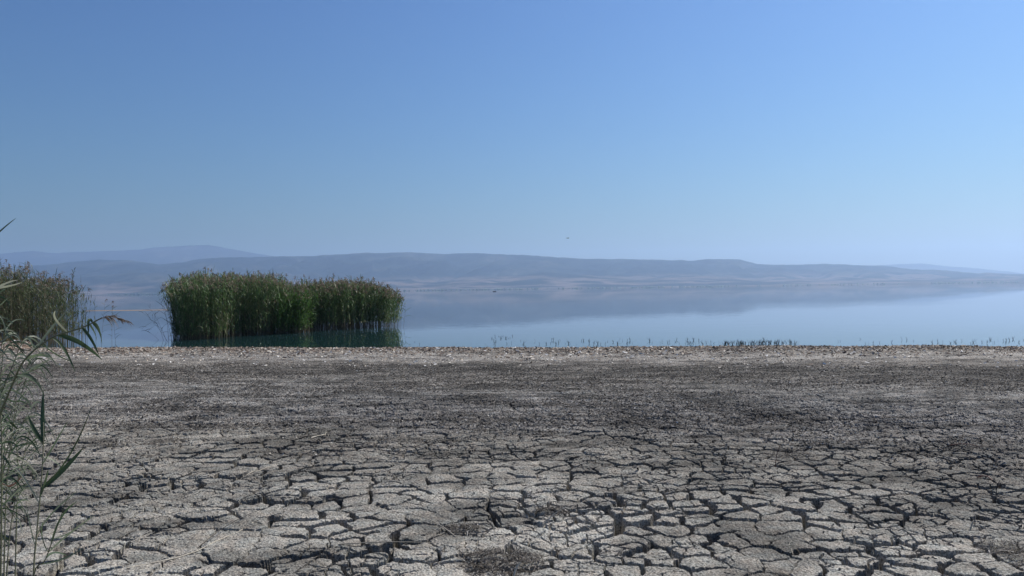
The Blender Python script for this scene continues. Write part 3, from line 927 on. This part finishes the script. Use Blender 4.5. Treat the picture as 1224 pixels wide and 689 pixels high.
near_reed([(40, 700), (44, 640), (49, 585), (52, 530), (52, 505)], 2.5, 2.55, [
    ((52, 528), (50, 500), (52, 467), .012, .25), ((52, 530), (40, 515), (34, 497), .010, .2), ((51, 560), (66, 530), (81, 504), .006, .3),
    ((50, 583), (75, 565), (100, 535), .013, .1), ((50, 583), (85, 556), (109, 488), .004, .15), ((48, 600), (25, 560), (15, 558), .004, .9),
    ((49, 575), (35, 548), (12, 546), .005, .85), ((52, 545), (66, 548), (74, 560), .004, .7), ((50, 590), (55, 575), (58, 562), .005, .3),
    ((43, 640), (60, 610), (92, 588), .004, .5), ((42, 655), (36, 630), (31, 600), .004, .6)],
    'single upright reed with fresh green top blades in front of the cracked mud', 901, .0035)
near_reed([(38, 705), (55, 668), (72, 620), (84, 586)], 2.45, 2.4, [
    ((45, 662), (62, 655), (80, 664), .006, .3), ((50, 660), (78, 640), (112, 617), .004, .6), ((60, 650), (70, 612), (92, 600), .006, .25),
    ((45, 668), (75, 672), (100, 655), .004, .5), ((48, 660), (46, 640), (52, 622), .007, .25), ((66, 640), (86, 640), (108, 618), .003, .2)],
    'short thin reed leaning right at the foot of the upright green one', 902, .0025)
near_reed([(-60, 640), (-10, 520), (14, 462), (30, 430), (62, 404), (98, 392), (122, 380)], 2.3, 2.15, [
    ((70, 402), (92, 402), (122, 430), .011, .1), ((105, 388), (112, 392), (116, 408), .010, .15), ((112, 385), (120, 390), (122, 412), .009, .2),
    ((98, 392), (108, 400), (118, 424), .006, .2), ((60, 405), (76, 408), (90, 445), .006, .1), ((52, 410), (66, 425), (84, 432), .004, .2),
    ((44, 418), (60, 392), (80, 372), .006, .6), ((30, 430), (48, 420), (62, 428), .006, .4), ((20, 450), (40, 446), (52, 470), .005, .5),
    ((110, 386), (104, 372), (106, 400), .006, .3), ((80, 398), (60, 380), (66, 372), .005, .8)],
    'long reed arching right over the shoreline with a brown drooping plume', 903, .0042, plume=.075, foot=(-1.95, 2.3, 0))
near_reed([(-45, 560), (-42, 440), (-36, 340), (-22, 295)], 2.0, 2.0, [
    ((-24, 300), (-4, 278), (19, 261), .0075, -.0), ((-35, 340), (-10, 350), (26, 338), .006, .85), ((-38, 380), (-10, 340), (20, 335), .006, .9),
    ((-40, 420), (-5, 415), (15, 400), .006, .8)],
    'tall reed just outside the left edge with one dark blade crossing the sky', 904, .004)
rows = [
    ([(-20, 640), (-6, 520), (2, 440), (6, 400)], 3.0, 'grey green reed with bent blades right at the left border'),
    ([(6, 640), (10, 560), (18, 490), (22, 445)], 3.1, 'thin greyish reed with narrow blades inside the left border'),
    ([(-10, 620), (8, 540), (26, 470), (40, 430)], 3.3, 'reed leaning right with pale narrow blades near the left border'),
    ([(2, 600), (2, 520), (-2, 450), (-8, 390)], 2.8, 'reed leaning left at the border, mostly cut off'),
    ([(20, 620), (22, 560), (16, 500), (8, 462)], 3.4, 'slender reed curving left, behind the upright green one'),
    ([(-30, 600), (-8, 500), (14, 440), (28, 405)], 2.7, 'reed with broad pale blades crossing behind the arching one'),
    ([(-24, 560), (-16, 470), (-12, 390), (-8, 345)], 2.6, 'tall pale-bladed reed at the left border reaching the lake level'),
    ([(10, 660), (18, 600), (30, 540), (46, 478)], 3.3, 'thin dull reed leaning right close behind the stem of the upright green one'),
    ([(-14, 680), (-4, 600), (12, 540), (34, 492)], 2.9, 'low reed with crossing blades at the lower left border'),
    ([(-40, 540), (-14, 480), (20, 452), (48, 440)], 3.0, 'reed bending low to the right beneath the arching plumed one'),
    ([(4, 560), (12, 500), (32, 440), (58, 418)], 3.6, 'small grey reed farthest back of the near ones, tip by the shoreline'),
    ([(-36, 600), (-20, 500), (-2, 430), (8, 385)], 3.2, 'dull green reed at the left border below the far reed bed'),
]
for i, (path, d, lab) in enumerate(rows):
    gg = np.random.default_rng(950 + i)
    lv = []
    for k in range(27):
        t = gg.uniform(0.05, 1) * (len(path) - 1); j = min(int(t), len(path) - 2); f = t - j
        ax = path[j][0] * (1 - f) + path[j + 1][0] * f; ay = path[j][1] * (1 - f) + path[j + 1][1] * f
        s = 1 if gg.uniform() < .62 else -1
        L = gg.uniform(13, 40)
        lv.append(((ax, ay), (ax + s * L * .4, ay - L * gg.uniform(.2, .9)), (ax + s * L * gg.uniform(.5, 1.1), ay - L * gg.uniform(-.7, 1.0)), gg.uniform(.0022, .0055), gg.uniform(.1, .85)))
    if i == 0: lv.append(((-5, 560), (6, 600), (27, 568), .007, -.4))
    near_reed(path, d, d + .05, lv, lab, 960 + i, .003)

# ------------------------------------------------------------------ far things
# low mud bar showing as a pale line on the lake
xs = np.linspace(-49, -39.3, 40)
top = []; bot = []
V = []
for k, x in enumerate(xs):
    w = .6 * math.sin(math.pi * (k + .5) / 40) ** .5 + .15 * math.sin(k * 1.7)
    for dy, z in ((-w, WATER_Z - .1), (-w * .4, WATER_Z + .045), (w * .4, WATER_Z + .05), (w, WATER_Z - .1)):
        V.append((x, 88 + dy + .4 * math.sin(x * .5), z))
Q = [(k * 4 + j, (k + 1) * 4 + j, (k + 1) * 4 + j + 1, k * 4 + j + 1) for k in range(39) for j in range(3)]
tag(mesh_obj('mud_bar', V, Q, M_litter, None, True, rnd=np.full(len(V), .55)), 'thin pale bar of mud just above the lake behind the shore reeds', None, None, 'structure')

# woods and tree rows on the far shore
def far_woods():
    gg = np.random.default_rng(31)
    n = 2600
    px = gg.uniform(-200, 1500, n)
    dens = fbm(px / 60, px * 0, 88, 4)
    k = gg.uniform(-.5, .5, n) < dens
    px = px[k]; n = len(px)
    Y = 4510 + 60 * gg.uniform(0, 1, n) ** 2
    X = (px - 612) / F * Y
    r = gg.uniform(3, 8, n)
    # rough little crowns: jittered octahedron shells, three per tree
    dirs = np.array([(1, 0, 0), (0, 1, 0), (-1, 0, 0), (0, -1, 0), (0, 0, 1.1), (0, 0, -.6)])
    V = np.column_stack([X, Y, r * .5])[:, None, :] + dirs[None] * r[:, None, None] * gg.uniform(.6, 1.3, (n, 6, 1)) * [1.2, 1, .75]
    F3 = np.array([(0, 1, 4), (1, 2, 4), (2, 3, 4), (3, 0, 4), (1, 0, 5), (2, 1, 5), (3, 2, 5), (0, 3, 5)])
    T = ((np.arange(n) * 6)[:, None, None] + F3[None]).reshape(-1, 3)
    tag(mesh_obj('far_woods', V.reshape(-1, 3), None, M_reed_leaf, None, True, tris=T, rnd=np.repeat(gg.uniform(0, .7, n), 6)),
        'dark broken line of trees on the far shore', 'woods', None, 'stuff')
far_woods()

# tiny boat far out on the lake
def boat():
    d = 640.
    c = P(591, 344, d); c[2] = WATER_Z
    root = empty('rowing_boat', c, 'tiny dark boat far out on the lake below the hills', 'boat')
    K = 9; V = []; Q = []
    for i in range(K):
        t = i / (K - 1) * 2 - 1
        w = .55 * (1 - abs(t) ** 2.4) + .05; x = t * 1.4; sh = .12 * t * t
        V += [(x, -w, .42 + sh), (x, -w * .7, 0), (x, 0, -.15), (x, w * .7, 0), (x, w, .42 + sh), (x, w * .88, .40 + sh), (x, 0, .05), (x, -w * .88, .40 + sh)]
    for i in range(K - 1):
        for j in range(8):
            Q.append((i * 8 + j, i * 8 + (j + 1) % 8, (i + 1) * 8 + (j + 1) % 8, (i + 1) * 8 + j))
    Q += [(0, 1, 6, 7), (1, 2, 3, 6), (3, 4, 5, 6)]
    V = np.array(V) + c
    mesh_obj('hull', V, Q, M_dark, root, True, rnd=np.zeros(len(V)))
    for sx in (-.5, .4):
        B = np.array([(sx + a * .12, b * .45, .3 + e * .02) for e in (0, 1) for b in (-1, 1) for a in (-1, 1)]) + c
        mesh_obj('seat', B, [(0, 2, 3, 1), (4, 5, 7, 6), (0, 1, 5, 4), (2, 6, 7, 3), (0, 4, 6, 2), (1, 3, 7, 5)], M_straw, root, rnd=np.ones(8))
boat()

# small bird in the sky
def bird():
    c = P(679, 285, 120.)
    K = 11; V = []; Q = []
    n = 8
    prof = [(-.30, .006, .0), (-.22, .03, .0), (-.12, .055, .0), (0, .07, -.005), (.10, .055, 0), (.17, .032, .01), (.22, .036, .02), (.26, .02, .02), (.31, .004, .01)]
    for (x, r, z) in prof:
        for k in range(n):
            a = k * 2 * math.pi / n
            V.append((x, r * math.cos(a), z + r * .9 * math.sin(a)))
    for i in range(len(prof) - 1):
        for k in range(n):
            Q.append((i * n + k, i * n + (k + 1) % n, (i + 1) * n + (k + 1) % n, (i + 1) * n + k))
    o0 = len(V)
    for s in (-1, 1):
        b = len(V)
        for (y, x0, x1, z) in ((.03, -.10, .10, .02), (.2, -.13, .12, .11), (.38, -.14, .08, .10), (.52, -.17, -.02, .05), (.62, -.2, -.14, .01)):
            V += [(x0, s * y, z), (x1, s * y, z), (x1, s * y, z - .012), (x0, s * y, z - .012)]
        for i in range(4):
            for k in range(4):
                Q.append((b + i * 4 + k, b + i * 4 + (k + 1) % 4, b + (i + 1) * 4 + (k + 1) % 4, b + (i + 1) * 4 + k))
    b = len(V)
    V += [(-.26, .02, .01), (-.26, -.02, .01), (-.42, -.07, .0), (-.42, .07, .0)]
    Q.append((b, b + 1, b + 2, b + 3))
    V = np.array(V); a = R(25)
    V = np.column_stack([V[:, 0] * math.cos(a) - V[:, 1] * math.sin(a), V[:, 0] * math.sin(a) + V[:, 1] * math.cos(a), V[:, 2]]) * .7 + c
    tag(mesh_obj('bird', V, Q, M_dark, None, True, rnd=np.full(len(V), .2)), 'small dark bird flying above the far ridge', 'bird')
bird()
for o in protos: bpy.data.objects.remove(o)
